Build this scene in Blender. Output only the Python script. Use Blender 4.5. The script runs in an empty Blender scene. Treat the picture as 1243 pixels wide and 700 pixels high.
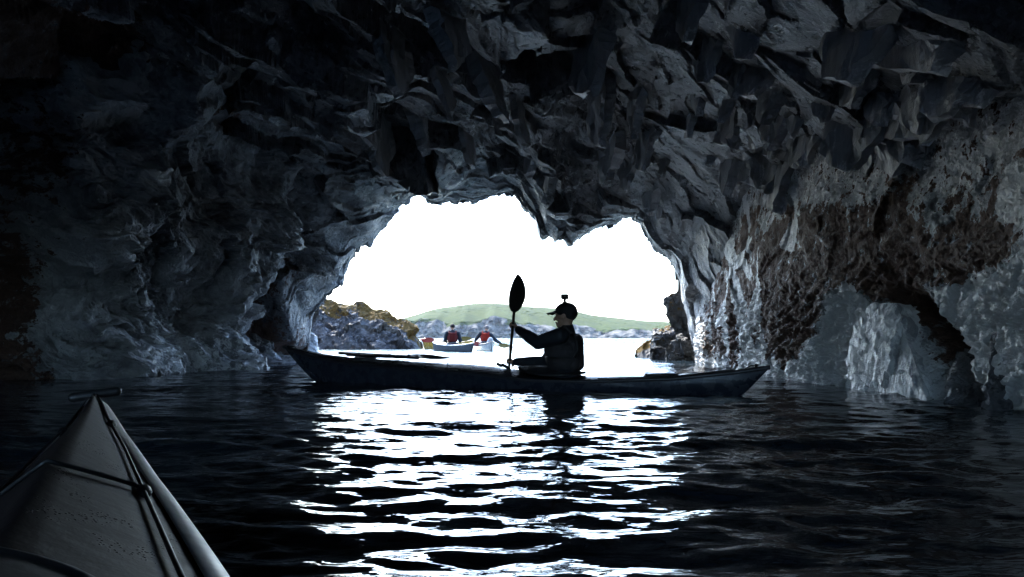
import bpy, bmesh, math, random
import numpy as np
from mathutils import Vector, Matrix

random.seed(7)
rng = np.random.default_rng(11)
scene = bpy.context.scene
COL = scene.collection
R = math.radians

# ------------------------------------------------------------------ camera
CAM_H, TILT, F = 0.5, R(3.82), 897.7
cam_d = bpy.data.cameras.new('camera')
cam = bpy.data.objects.new('camera', cam_d)
COL.objects.link(cam)
cam.location = (0, 0, CAM_H)
cam.rotation_euler = (R(90) + TILT, 0, 0)
cam_d.sensor_width = 36.0
cam_d.lens = 26.0
cam_d.clip_start = 0.05
cam_d.clip_end = 20000
scene.camera = cam


def at(px, py, Y):
    """point at depth Y seen at photo pixel (px,py)"""
    a, b = (px - 621.5) / F, (350 - py) / F
    d = Vector((a, math.cos(TILT) - b * math.sin(TILT), math.sin(TILT) + b * math.cos(TILT)))
    return Vector((0, 0, CAM_H)) + d * (Y / d.y)


# ------------------------------------------------------------------ noise
_perm = rng.permutation(256).astype(np.int32)
_perm = np.concatenate([_perm, _perm, _perm])
_grad = rng.normal(size=(256, 3)).astype(np.float32)
_grad /= np.linalg.norm(_grad, axis=1, keepdims=True)
_rnd = rng.random((256, 6)).astype(np.float32)


def _hash(ix, iy, iz):
    return _perm[_perm[_perm[ix & 255] + (iy & 255)] + (iz & 255)]


def pn(p):
    p = p.astype(np.float32)
    i = np.floor(p).astype(np.int32)
    f = p - i
    u = f * f * f * (f * (f * 6 - 15) + 10)
    out = 0
    for dx in (0, 1):
        wx = u[:, 0] if dx else 1 - u[:, 0]
        for dy in (0, 1):
            wy = u[:, 1] if dy else 1 - u[:, 1]
            for dz in (0, 1):
                wz = u[:, 2] if dz else 1 - u[:, 2]
                g = _grad[_hash(i[:, 0] + dx, i[:, 1] + dy, i[:, 2] + dz)]
                out = out + wx * wy * wz * (g[:, 0] * (f[:, 0] - dx) + g[:, 1] * (f[:, 1] - dy) + g[:, 2] * (f[:, 2] - dz))
    return out * 1.6


def fbm(p, o=4, gain=.5):
    s, a = 0, 1.0
    for k in range(o):
        s = s + a * pn(p + 17.3 * k)
        p = p * 2.03
        a *= gain
    return s


def ridged(p, o=4, gain=.5):
    s, a = 0, 1.0
    for k in range(o):
        s = s + a * (1 - np.abs(pn(p + 9.1 * k)) * 2)
        p = p * 2.07
        a *= gain
    return s


def facets(p, slope=.9):
    """broken rock: every cell of a Voronoi pattern is a tilted plane"""
    p = p.astype(np.float32)
    b = np.floor(p - .5).astype(np.int32)
    best = np.full(len(p), 1e9, np.float32)
    val = np.zeros(len(p), np.float32)
    for dx in (0, 1):
        for dy in (0, 1):
            for dz in (0, 1):
                c = b + np.array([dx, dy, dz], np.int32)
                h = _hash(c[:, 0], c[:, 1], c[:, 2])
                r = _rnd[h]
                q = p - (c + .5 + (r[:, :3] - .5) * .8)
                d = (q * q).sum(1)
                m = d < best
                best = np.where(m, d, best)
                g = _grad[h]
                val = np.where(m, (r[:, 3] - .5) + slope * (g * q).sum(1), val)
    return val


def sstep(a, b, x):
    t = np.clip((x - a) / (b - a), 0, 1)
    return t * t * (3 - 2 * t)


def rot(p, ax, ay, az):
    M = (Matrix.Rotation(R(az), 3, 'Z') @ Matrix.Rotation(R(ay), 3, 'Y') @ Matrix.Rotation(R(ax), 3, 'X'))
    return p @ np.array(M).T


# ------------------------------------------------------------------ object helpers
def link(name, me, mat=None, parent=None, smooth=True):
    me.name = name
    o = bpy.data.objects.new(name, me)
    COL.objects.link(o)
    if mat:
        me.materials.append(mat)
    if parent:
        o.parent = parent
    me.polygons.foreach_set('use_smooth', np.full(len(me.polygons), smooth))
    return o


def tag(o, label, cat, group=None):
    o['label'] = label
    o['category'] = cat
    if group:
        o['group'] = group
    return o


def empty(name, loc, rz=0):
    o = bpy.data.objects.new(name, None)
    COL.objects.link(o)
    o.location = loc
    o.rotation_euler = (0, 0, rz)
    o.empty_display_size = .2
    return o


def grid_mesh(name, V, nu, nv, attrs=None, wrap=False, keep=None):
    """V: (nu*nv,3), index = i*nv + j"""
    ni = nu if wrap else nu - 1
    i, j = np.meshgrid(np.arange(ni), np.arange(nv - 1), indexing='ij')
    i, j = i.ravel(), j.ravel()
    i2 = (i + 1) % nu
    q = np.stack([i * nv + j, i2 * nv + j, i2 * nv + j + 1, i * nv + j + 1], 1).astype(np.int32)
    if keep is not None:
        q = q[keep[q].all(1)]
    me = bpy.data.meshes.new(name)
    me.vertices.add(len(V))
    me.vertices.foreach_set('co', V.astype(np.float32).ravel())
    me.loops.add(q.size)
    me.loops.foreach_set('vertex_index', q.ravel())
    me.polygons.add(len(q))
    me.polygons.foreach_set('loop_start', np.arange(0, q.size, 4, dtype=np.int32))
    me.update(calc_edges=True)
    for k, v in (attrs or {}).items():
        a = me.attributes.new(k, 'FLOAT', 'POINT')
        a.data.foreach_set('value', np.asarray(v, np.float32))
    return me


def grid_normals(V, nu, nv):
    G = V.reshape(nu, nv, 3)
    n = np.cross(np.gradient(G, axis=0), np.gradient(G, axis=1))
    n /= np.linalg.norm(n, axis=2, keepdims=True) + 1e-9
    return n.reshape(-1, 3)


def bm_mesh(bm, name):
    bmesh.ops.recalc_face_normals(bm, faces=bm.faces)
    me = bpy.data.meshes.new(name)
    bm.to_mesh(me)
    bm.free()
    return me


def tube(bm, pts, rad, seg=10, cap=True):
    pts = [Vector(p) for p in pts]
    rads = rad if isinstance(rad, (list, tuple)) else [rad] * len(pts)
    rings, up = [], None
    for k, p in enumerate(pts):
        t = (pts[min(k + 1, len(pts) - 1)] - pts[max(k - 1, 0)]).normalized()
        if up is None:
            up = Vector((0, 0, 1)) if abs(t.z) < .9 else Vector((1, 0, 0))
        a = t.cross(up).normalized()
        b = a.cross(t).normalized()
        up = b
        rings.append([bm.verts.new(p + (a * math.cos(2 * math.pi * s / seg) + b * math.sin(2 * math.pi * s / seg)) * rads[k]) for s in range(seg)])
    for r0, r1 in zip(rings, rings[1:]):
        for s in range(seg):
            bm.faces.new((r0[s], r0[(s + 1) % seg], r1[(s + 1) % seg], r1[s]))
    if cap:
        bm.faces.new(rings[0][::-1])
        bm.faces.new(rings[-1])


def capsule(bm, p0, p1, r0, r1=None, seg=18, flat=1.0, flat_axis=None):
    """tapered capsule, closed; flat squashes it along flat_axis"""
    p0, p1 = Vector(p0), Vector(p1)
    r1 = r0 if r1 is None else r1
    t = (p1 - p0)
    L = t.length
    t = t.normalized() if L > 1e-6 else Vector((0, 0, 1))
    a = t.orthogonal().normalized()
    b = t.cross(a)
    fa = Vector(flat_axis).normalized() if flat_axis else None
    prof = []
    for k in range(1, 7):
        an = -math.pi / 2 + math.pi / 2 * k / 6
        prof.append((p0 + t * (r0 * math.sin(an)), r0 * math.cos(an), p0))
    for k in range(0, 6):
        an = math.pi / 2 * k / 6
        prof.append((p1 + t * (r1 * math.sin(an)), r1 * math.cos(an), p1))

    def sq(v):
        if fa is None:
            return v
        base = p0 + (p1 - p0) * max(0, min(1, (v - p0).dot(t) / max(L, 1e-6)))
        d = v - base
        return base + d - fa * (d.dot(fa) * (1 - flat))
    rings = [[bm.verts.new(sq(c + (a * math.cos(2 * math.pi * s / seg) + b * math.sin(2 * math.pi * s / seg)) * r)) for s in range(seg)] for c, r, _ in prof]
    e0, e1 = bm.verts.new(sq(p0 - t * r0)), bm.verts.new(sq(p1 + t * r1))
    for q0, q1 in zip(rings, rings[1:]):
        for s in range(seg):
            bm.faces.new((q0[s], q0[(s + 1) % seg], q1[(s + 1) % seg], q1[s]))
    for s in range(seg):
        bm.faces.new((e0, rings[0][(s + 1) % seg], rings[0][s]))
        bm.faces.new((e1, rings[-1][s], rings[-1][(s + 1) % seg]))


def ellipsoid(bm, c, r, rx=0, ry=0, rz=0, seg=24):
    m = Matrix.Translation(Vector(c)) @ (Matrix.Rotation(R(rz), 4, 'Z') @ Matrix.Rotation(R(ry), 4, 'Y') @ Matrix.Rotation(R(rx), 4, 'X')) @ Matrix.Diagonal((*r, 1))
    bmesh.ops.create_uvsphere(bm, u_segments=seg, v_segments=seg // 2, radius=1, matrix=m)


def box(bm, c, s, rx=0, ry=0, rz=0, bevel=0):
    m = Matrix.Translation(Vector(c)) @ (Matrix.Rotation(R(rz), 4, 'Z') @ Matrix.Rotation(R(ry), 4, 'Y') @ Matrix.Rotation(R(rx), 4, 'X')) @ Matrix.Diagonal((*s, 1))
    v = bmesh.ops.create_cube(bm, size=1, matrix=m)['verts']
    if bevel:
        e = list({e for x in v for e in x.link_edges})
        bmesh.ops.bevel(bm, geom=e, offset=bevel, segments=2, affect='EDGES')


def fuse(bm, name, voxel, smooth=4, factor=.5):
    """one continuous skin over overlapping shapes"""
    me = bm_mesh(bm, name + '_raw')
    o = bpy.data.objects.new('tmp', me)
    COL.objects.link(o)
    m = o.modifiers.new('r', 'REMESH')
    m.mode = 'VOXEL'
    m.voxel_size = voxel
    s = o.modifiers.new('s', 'SMOOTH')
    s.iterations = smooth
    s.factor = factor
    dg = bpy.context.evaluated_depsgraph_get()
    out = bpy.data.meshes.new_from_object(o.evaluated_get(dg))
    bpy.data.objects.remove(o)
    bpy.data.meshes.remove(me)
    return out


# ------------------------------------------------------------------ materials
def new_mat(name):
    m = bpy.data.materials.new(name)
    m.use_nodes = True
    nt = m.node_tree
    b = nt.nodes['Principled BSDF']
    return m, nt, b


class N:
    """small helper to write node graphs"""
    def __init__(s, nt):
        s.nt = nt
        s.L = nt.links

    def node(s, t, **kw):
        n = s.nt.nodes.new(t)
        for k, v in kw.items():
            setattr(n, k, v)
        return n

    def set(s, sock, v):
        if isinstance(v, bpy.types.NodeSocket):
            s.L.new(v, sock)
        else:
            sock.default_value = v

    def pos(s):
        return s.node('ShaderNodeNewGeometry').outputs['Position']

    def obj(s):
        return s.node('ShaderNodeTexCoord').outputs['Object']

    def mapping(s, v, scale=(1, 1, 1), rotn=(0, 0, 0)):
        n = s.node('ShaderNodeMapping')
        s.set(n.inputs['Vector'], v)
        n.inputs['Scale'].default_value = scale
        n.inputs['Rotation'].default_value = [R(a) for a in rotn]
        return n.outputs[0]

    def noise(s, v, scale, detail=4, rough=.55, dist=0):
        n = s.node('ShaderNodeTexNoise')
        s.set(n.inputs['Vector'], v)
        n.inputs['Scale'].default_value = scale
        n.inputs['Detail'].default_value = detail
        n.inputs['Roughness'].default_value = rough
        n.inputs['Distortion'].default_value = dist
        return n.outputs['Fac']

    def voro(s, v, scale, feature='F1', out='Distance'):
        n = s.node('ShaderNodeTexVoronoi', feature=feature)
        s.set(n.inputs['Vector'], v)
        n.inputs['Scale'].default_value = scale
        return n.outputs[out]

    def math(s, op, a, b=0.0, clamp=False):
        n = s.node('ShaderNodeMath', operation=op, use_clamp=clamp)
        s.set(n.inputs[0], a)
        s.set(n.inputs[1], b)
        return n.outputs[0]

    def rng(s, v, a, b, c=0.0, d=1.0, smooth=True):
        n = s.node('ShaderNodeMapRange', interpolation_type='SMOOTHSTEP' if smooth else 'LINEAR')
        s.set(n.inputs[0], v)
        for k, x in enumerate((a, b, c, d)):
            n.inputs[k + 1].default_value = x
        return n.outputs[0]

    def mix(s, f, a, b):
        n = s.node('ShaderNodeMix', data_type='RGBA')
        s.set(n.inputs[0], f)
        for k, x in ((6, a), (7, b)):
            if isinstance(x, bpy.types.NodeSocket):
                s.L.new(x, n.inputs[k])
            else:
                n.inputs[k].default_value = (*x, 1)
        return n.outputs[2]

    def attr(s, name):
        return s.node('ShaderNodeAttribute', attribute_name=name).outputs['Fac']

    def bump(s, h, strength, dist, normal=None):
        n = s.node('ShaderNodeBump')
        n.inputs['Strength'].default_value = strength
        n.inputs['Distance'].default_value = dist
        s.set(n.inputs['Height'], h)
        if normal:
            s.set(n.inputs['Normal'], normal)
        return n.outputs[0]


def simple(name, col, rough=.5, noise=.12, scale=30, bump=.0, metallic=0, coat=0):
    m, nt, b = new_mat(name)
    g = N(nt)
    f = g.noise(g.obj(), scale, 5)
    lo = [c * (1 - noise * 2) for c in col]
    hi = [min(1, c * (1 + noise * 2)) for c in col]
    g.set(b.inputs['Base Color'], g.mix(f, lo, hi))
    g.set(b.inputs['Roughness'], g.rng(g.noise(g.obj(), scale * .37, 3), .3, .7, max(.02, rough - .1), min(1, rough + .1)))
    b.inputs['Metallic'].default_value = metallic
    b.inputs['Coat Weight'].default_value = coat
    if bump:
        g.set(b.inputs['Normal'], g.bump(g.noise(g.obj(), scale * 3, 4), bump, .01))
    return m


def rock_mat(name, dark, mid, pale, brown=(.085, .045, .032), scale=1.0, wet=.4, bumpd=.05, stretch=(1, 1, 1), srot=(0, 0, 0)):
    """slate rock: attribute 'pale' and 'algae' are low frequency fields of rock colour and painted-in shade, broken up by fine noise"""
    m, nt, b = new_mat(name)
    g = N(nt)
    p = g.pos()
    ps = g.mapping(p, stretch, srot)
    n1 = g.noise(ps, 1.3 * scale, 6, .6, .4)
    n2 = g.noise(ps, 7 * scale, 7, .62, .3)
    n3 = g.noise(p, 34 * scale, 5, .6)
    v1 = g.voro(ps, 9 * scale, 'DISTANCE_TO_EDGE')
    base = g.mix(g.rng(g.math('ADD', g.math('MULTIPLY', n1, .6), g.math('MULTIPLY', n2, .4)), .38, .62), dark, mid)
    pm = g.math('ADD', g.attr('pale'), g.math('MULTIPLY', g.math('SUBTRACT', n2, .5), 1.9))
    pm = g.math('ADD', pm, g.math('MULTIPLY', g.math('SUBTRACT', n3, .5), .6))
    base = g.mix(g.rng(pm, .42, .62), base, g.mix(n3, [c * .72 for c in pale], pale))
    am = g.math('ADD', g.attr('algae_shade'), g.math('MULTIPLY', g.math('SUBTRACT', n2, .5), 2.1))
    am = g.math('ADD', am, g.math('MULTIPLY', g.math('SUBTRACT', n3, .5), .8))
    amk = g.rng(am, .44, .58)
    base = g.mix(amk, base, g.mix(n3, [c * .5 for c in brown], [c * 1.5 for c in brown]))
    g.set(b.inputs['Base Color'], base)
    rg = g.math('ADD', g.rng(n2, .3, .7, wet - .12, wet + .25), g.math('MULTIPLY', amk, .3), True)
    g.set(b.inputs['Roughness'], rg)
    h = g.math('ADD', g.math('MULTIPLY', n2, 1.0), g.math('MULTIPLY', n3, .35))
    h = g.math('ADD', h, g.math('MULTIPLY', g.rng(v1, 0, .05), .06))
    h = g.math('ADD', h, g.math('MULTIPLY', g.noise(p, 110 * scale, 3), .12))
    g.set(b.inputs['Normal'], g.bump(h, 1.0, bumpd))
    return m


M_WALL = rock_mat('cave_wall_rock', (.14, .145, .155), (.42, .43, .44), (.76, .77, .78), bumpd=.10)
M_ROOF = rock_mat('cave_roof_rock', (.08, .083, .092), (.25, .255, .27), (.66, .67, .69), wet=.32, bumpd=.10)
M_SLAB = rock_mat('slate_slab_rock', (.22, .223, .23), (.42, .425, .44), (.68, .69, .7), bumpd=.035, stretch=(1, 1, .18))
M_OUT = rock_mat('shore_rock', (.03, .03, .031), (.10, .098, .096), (.19, .19, .19), brown=(.115, .072, .022), scale=.6, wet=.6, bumpd=.08)
M_OUT.node_tree.nodes['Principled BSDF'].inputs['Specular IOR Level'].default_value = .15
M_CLIFF = rock_mat('outer_cliff_rock', (.09, .09, .09), (.2, .19, .18), (.4, .4, .4), wet=.6)
M_BOULDER = rock_mat('boulder_rock', (.3, .31, .33), (.5, .51, .53), (.76, .77, .78), bumpd=.05, stretch=(1, 1, .35))

# ------------------------------------------------------------------ cave roof
MOUTH_PX = [(300, 470), (372, 420), (378, 385), (398, 356), (420, 338), (437, 306), (455, 290), (470, 265), (490, 249), (510, 234), (516, 236),
            (520, 248), (530, 250), (545, 246), (560, 248), (575, 247), (590, 240), (612, 236), (629, 237), (636, 250), (645, 258), (652, 266), (658, 286),
            (668, 289), (673, 297), (682, 292), (690, 298), (705, 290), (720, 280), (745, 269), (765, 265), (778, 271), (786, 290), (797, 303),
            (812, 310), (822, 326), (829, 362), (835, 395), (848, 438), (900, 470)]
LIP = 16.0
_mx = np.array([at(x, y, LIP).x for x, y in MOUTH_PX])
_mz = np.array([at(x, y, LIP).z for x, y in MOUTH_PX])


def lip_z(x):
    return np.interp(x, _mx, _mz, left=-.8, right=-.8)


def roof_base(x, y):
    # inner vault
    c = 4.2 - .12 * np.maximum(0, 6 - y) * .6
    right = 2.25 + .95 * sstep(5, 13, y)
    c = c + (right - c) * sstep(.9, 4.3, x)
    c = c - 1.2 * sstep(3, 9, -x) - .8 * sstep(5, 14, -x)
    # smooth hollow and hanging rib left of the middle
    t = sstep(10.5, LIP - .3, y)
    return c + (lip_z(x) - c) * t ** 1.5


def make_roof():
    xs = np.concatenate([np.linspace(-16, -8, 110, endpoint=False), np.linspace(-8, 5.2, 640)])
    ys = np.concatenate([np.linspace(-8, 1, 60, endpoint=False), np.linspace(1, 16.0, 620)])
    nx, ny0 = len(xs), len(ys)
    X, Y = np.meshgrid(xs, ys, indexing='ij')
    Z = roof_base(X, Y)
    # extra rows: front of the lip turns up into the outer cliff
    ex = np.linspace(.06, 2.4, 26)
    Xe = np.repeat(xs[:, None], 26, 1)
    Ye = 16.0 + .35 * (1 - np.exp(-ex * 2))[None, :] + 0 * Xe
    Ze = lip_z(xs)[:, None] + ex[None, :]
    X, Y, Z = (np.concatenate(a, 1) for a in ((X, Xe), (Y, Ye), (Z, Ze)))
    ny = X.shape[1]
    V = np.stack([X.ravel(), Y.ravel(), Z.ravel()], 1)
    n = -grid_normals(V, nx, ny)            # towards the cave
    away = 1 - sstep(13.4, 15.6, V[:, 1])
    warp = np.stack([fbm(V * .5 + 3, 3), fbm(V * .5 + 40, 3), fbm(V * .5 + 80, 3)], 1)
    P = V + warp * .35
    # slaty cleavage: thin sheets standing almost upright, striking across the cave mouth
    C = rot(P, 14, 8, 28) * np.array([1.25, .42, .3])
    fac = facets(C, 1.1)
    C2 = rot(P, 10, -12, 34) * np.array([3.6, 1.0, .8]) + 50
    fac2 = facets(C2, 1.0)
    big = fbm(P * .42 + 5, 3)
    d = .34 * big * away + fac * (.08 + .46 * away) + fac2 * (.035 + .085 * away) + (.03 + .03 * away) * fbm(rot(P, 14, 8, 28) * np.array([6, 1.6, 1.4]), 4)
    # blades get longer towards the right hand side
    bl = sstep(.6, 2.2, V[:, 0]) * sstep(4, 6, V[:, 1]) * away
    d = d * (1 - .6 * bl)
    V2 = V + n * d[:, None]
    edge = sstep(15.4, 16.0, V[:, 1])
    V2[:, 2] += edge * (.09 * facets(V * np.array([1.9, 2, 2]), 1) + .05 * facets(V * np.array([6, 3, 3]) + 9, 1))
    pale = .12 + .5 * np.clip(ridged(P * .55 + 11, 3) - 1.15, 0, 1) + .18 * sstep(12.5, 15.5, V[:, 1]) * sstep(2.2, 3.2, V[:, 0])
    me = grid_mesh('cave_roof', V2, nx, ny, {'pale': pale, 'algae_shade': -.25 + 1.1 * sstep(-3.7, -5.3, V[:, 0] + .8 * fbm(V * .7 + 2, 2))})  # brown towards the far left paints shade into the roof corner
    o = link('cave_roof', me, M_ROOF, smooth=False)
    o['kind'] = 'structure'
    return o


roof = make_roof()


# hanging slate blades below the vault, most on the right where roof meets wall
def slab_mesh(w, h, th, seed):
    rr = random.Random(seed)
    n = 6
    bot = [(-w / 2, -h * rr.uniform(.15, .55))]
    tip = rr.uniform(-.3, .35) * w
    bot += [(tip - w * .18, -h * rr.uniform(.7, .9)), (tip, -h), (tip + w * rr.uniform(.06, .2), -h * rr.uniform(.82, .95))]
    bot += [(w / 2, -h * rr.uniform(.2, .7))]
    top = [(w / 2 * .9, .35), (-w / 2 * .9, .35)]
    poly = bot + top
    bm = bmesh.new()
    vs = [bm.verts.new((x, 0, z)) for x, z in poly]
    f = bm.faces.new(vs)
    bmesh.ops.triangulate(bm, faces=[f])
    for _ in range(3):
        bmesh.ops.subdivide_edges(bm, edges=[e for e in bm.edges if e.calc_length() > .07], cuts=1)
        bmesh.ops.triangulate(bm, faces=bm.faces)
    ext = bmesh.ops.extrude_face_region(bm, geom=list(bm.faces))
    for v in [g for g in ext['geom'] if isinstance(g, bmesh.types.BMVert)]:
        v.co.y += th * (1 + .45 * min(0, v.co.z) / h)
    me = bm_mesh(bm, 'hanging_slab')
    co = np.empty(len(me.vertices) * 3, np.float32)
    me.vertices.foreach_get('co', co)
    co = co.reshape(-1, 3)
    s = seed * 3.7
    co[:, 1] += .05 * fbm(co * np.array([5, 2, 1.2]) + s, 3) + .03 * facets(co * np.array([7, 1, 2.5]) + s, 1)
    co[:, 0] += .035 * fbm(co * 7 + s, 3)
    co[:, 2] += .03 * fbm(co * 8 + s + 5, 3)
    me.vertices.foreach_set('co', co.ravel())
    for k, v in (('pale', .16 + .3 * sstep(-.75 * h, -h, co[:, 2])), ('algae_shade', np.full(len(co), -.3))):
        a = me.attributes.new(k, 'FLOAT', 'POINT')
        a.data.foreach_set('value', v.astype(np.float32))
    return me


# (tip px, tip py, depth, width, height, thickness, yaw, lean)
SLABS = [(955, 178, 8.6, .75, 1.05, .16, -28, 10), (985, 165, 8.2, .5, .9, .12, -35, 12), (1000, 250, 9.0, .6, 1.1, .2, -30, 8),
         (1040, 232, 7.9, .45, .85, .14, -38, 14), (1060, 205, 7.2, .7, .8, .14, -25, 8), (1095, 180, 6.9, .6, .7, .16, -32, 14),
         (918, 170, 9.6, .5, .9, .16, -25, 9), (905, 238, 11.0, .6, 1.3, .2, -30, 6), (880, 230, 12.0, .5, 1.2, .2, -20, 5),
         (868, 205, 11.4, .45, 1.0, .16, -34, 8), (842, 232, 13.0, .5, 1.1, .2, -18, 5), (850, 140, 9.4, .55, .9, .16, -24, 10),
         (925, 120, 8.0, .6, .7, .14, -28, 12), (960, 262, 9.8, .55, .9, .2, -30, 8), (1015, 105, 6.6, .5, .6, .14, -30, 12),
         (1150, 98, 5.4, 1.1, 1.0, .24, -18, 6), (1075, 95, 5.8, .8, .8, .2, -24, 8), (1120, 165, 6.3, .5, .6, .14, -36, 12),
         (800, 262, 14.2, .45, 1.0, .22, -14, 4), (815, 272, 14.4, .4, 1.0, .2, -22, 3), (690, 268, 14.6, .4, 1.5, .3, -8, -6),
         (675, 240, 13.6, .5, 1.2, .22, -22, -4), (655, 215, 13.2, .4, .9, .2, -30, 6), (742, 225, 12.4, .5, .8, .2, -30, 8),
         (780, 165, 10.4, .5, .8, .18, -25, 10), (720, 130, 9.0, .45, .6, .16, -28, 10), (605, 150, 10.0, .45, .6, .16, 24, -8),
         (520, 190, 12.0, .5, .8, .2, 28, -8), (470, 215, 12.8, .5, .8, .2, 30, -8), (430, 150, 10.4, .5, .7, .18, 34, -8),
         (560, 90, 7.8, .45, .5, .16, 20, -8), (930, 245, 10.2, .45, .8, .16, -33, 8), (1085, 215, 7.0, .35, .6, .12, -36, 14),
         (1180, 120, 5.6, .4, .5, .12, -32, 14), (890, 150, 9.0, .4, .7, .12, -34, 12)]
_r = random.Random(31)
for px, py, d in ((860, 95, 8.0), (885, 190, 9.6), (900, 130, 8.4), (930, 200, 9.4), (945, 150, 8.2), (965, 215, 9.2), (975, 120, 7.4), (995, 205, 8.4), (1010, 160, 7.5), (1030, 190, 7.7),
                  (1045, 140, 6.8), (1070, 165, 6.9), (1085, 130, 6.3), (1105, 210, 6.9), (1130, 190, 6.4), (1150, 160, 6.0), (1175, 150, 5.8), (1200, 130, 5.5), (830, 175, 10.6), (815, 215, 12.4),
                  (850, 60, 7.2), (905, 75, 7.0), (760, 240, 13.2), (790, 210, 11.6), (730, 180, 10.6), (640, 180, 11.2), (575, 205, 12.8), (540, 150, 10.2), (450, 180, 11.4), (490, 120, 9.0)):
    SLABS.append((px, py, d, _r.uniform(.35, .7), _r.uniform(.6, 1.1), _r.uniform(.08, .16), 0, _r.uniform(4, 13) * (1 if px > 640 else -1)))
for k, (px, py, d, w, h, th, yaw, lean) in enumerate(SLABS):
    o = link('hanging_slab', slab_mesh(w, h, th, k + 1), M_SLAB, roof, smooth=False)
    p = at(px, py, d)
    o.rotation_euler = (R(6 * math.sin(k * 2.1) + (10 if px > 640 else -10)), R(lean * .8), R((102 if px > 640 else 78) + 9 * math.sin(k * 3.3)))
    o.scale = (1.7, 1.15, 1.0)
    o.location = p + Vector((.12 * (1 if px > 640 else -1) * h, .0, h))

# ------------------------------------------------------------------ cave wall
WALL_PATH = [(-6.5, 17.6), (-4.9, 17.2), (-4.55, 16.4), (-4.75, 15.3), (-5.05, 14.4), (-4.75, 13.6), (-4.2, 12.9), (-4.25, 12.2), (-4.6, 11.0), (-4.95, 9.9), (-5.2, 9.1),
             (-5.75, 8.75), (-6.7, 9.1), (-8.2, 10.3), (-10.5, 11.6), (-13, 11), (-14, 8), (-13.5, 3), (-10, -2), (-5, -5.5), (0, -6.6), (3.6, -5),
             (4.2, -2), (3.6, 1), (3.35, 3), (3.25, 4.2), (3.45, 5.2), (3.55, 6.2), (3.45, 7.0), (3.3, 8), (3.3, 9.5), (3.45, 11), (3.6, 13), (3.75, 14.6), (3.95, 15.6), (4.3, 16.3), (6.5, 17.2)]


def resample(path, step_fn):
    P = np.array(path, float)
    # Catmull-Rom
    Q = []
    for k in range(len(P) - 1):
        p0, p1, p2, p3 = P[max(k - 1, 0)], P[k], P[k + 1], P[min(k + 2, len(P) - 1)]
        for t in np.linspace(0, 1, 24, endpoint=False):
            Q.append(.5 * ((2 * p1) + (-p0 + p2) * t + (2 * p0 - 5 * p1 + 4 * p2 - p3) * t * t + (-p0 + 3 * p1 - 3 * p2 + p3) * t ** 3))
    Q.append(P[-1])
    Q = np.array(Q)
    s = np.concatenate([[0], np.cumsum(np.linalg.norm(np.diff(Q, axis=0), axis=1))])
    out, cur = [], 0.0
    while cur < s[-1]:
        x, y = np.interp(cur, s, Q[:, 0]), np.interp(cur, s, Q[:, 1])
        out.append((x, y))
        cur += step_fn(x, y)
    return np.array(out)


def wall_step(x, y):
    if y < 2.5 or x < -9:
        return .25
    if x > 0:
        return .012 + .0022 * y
    return .035


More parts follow.
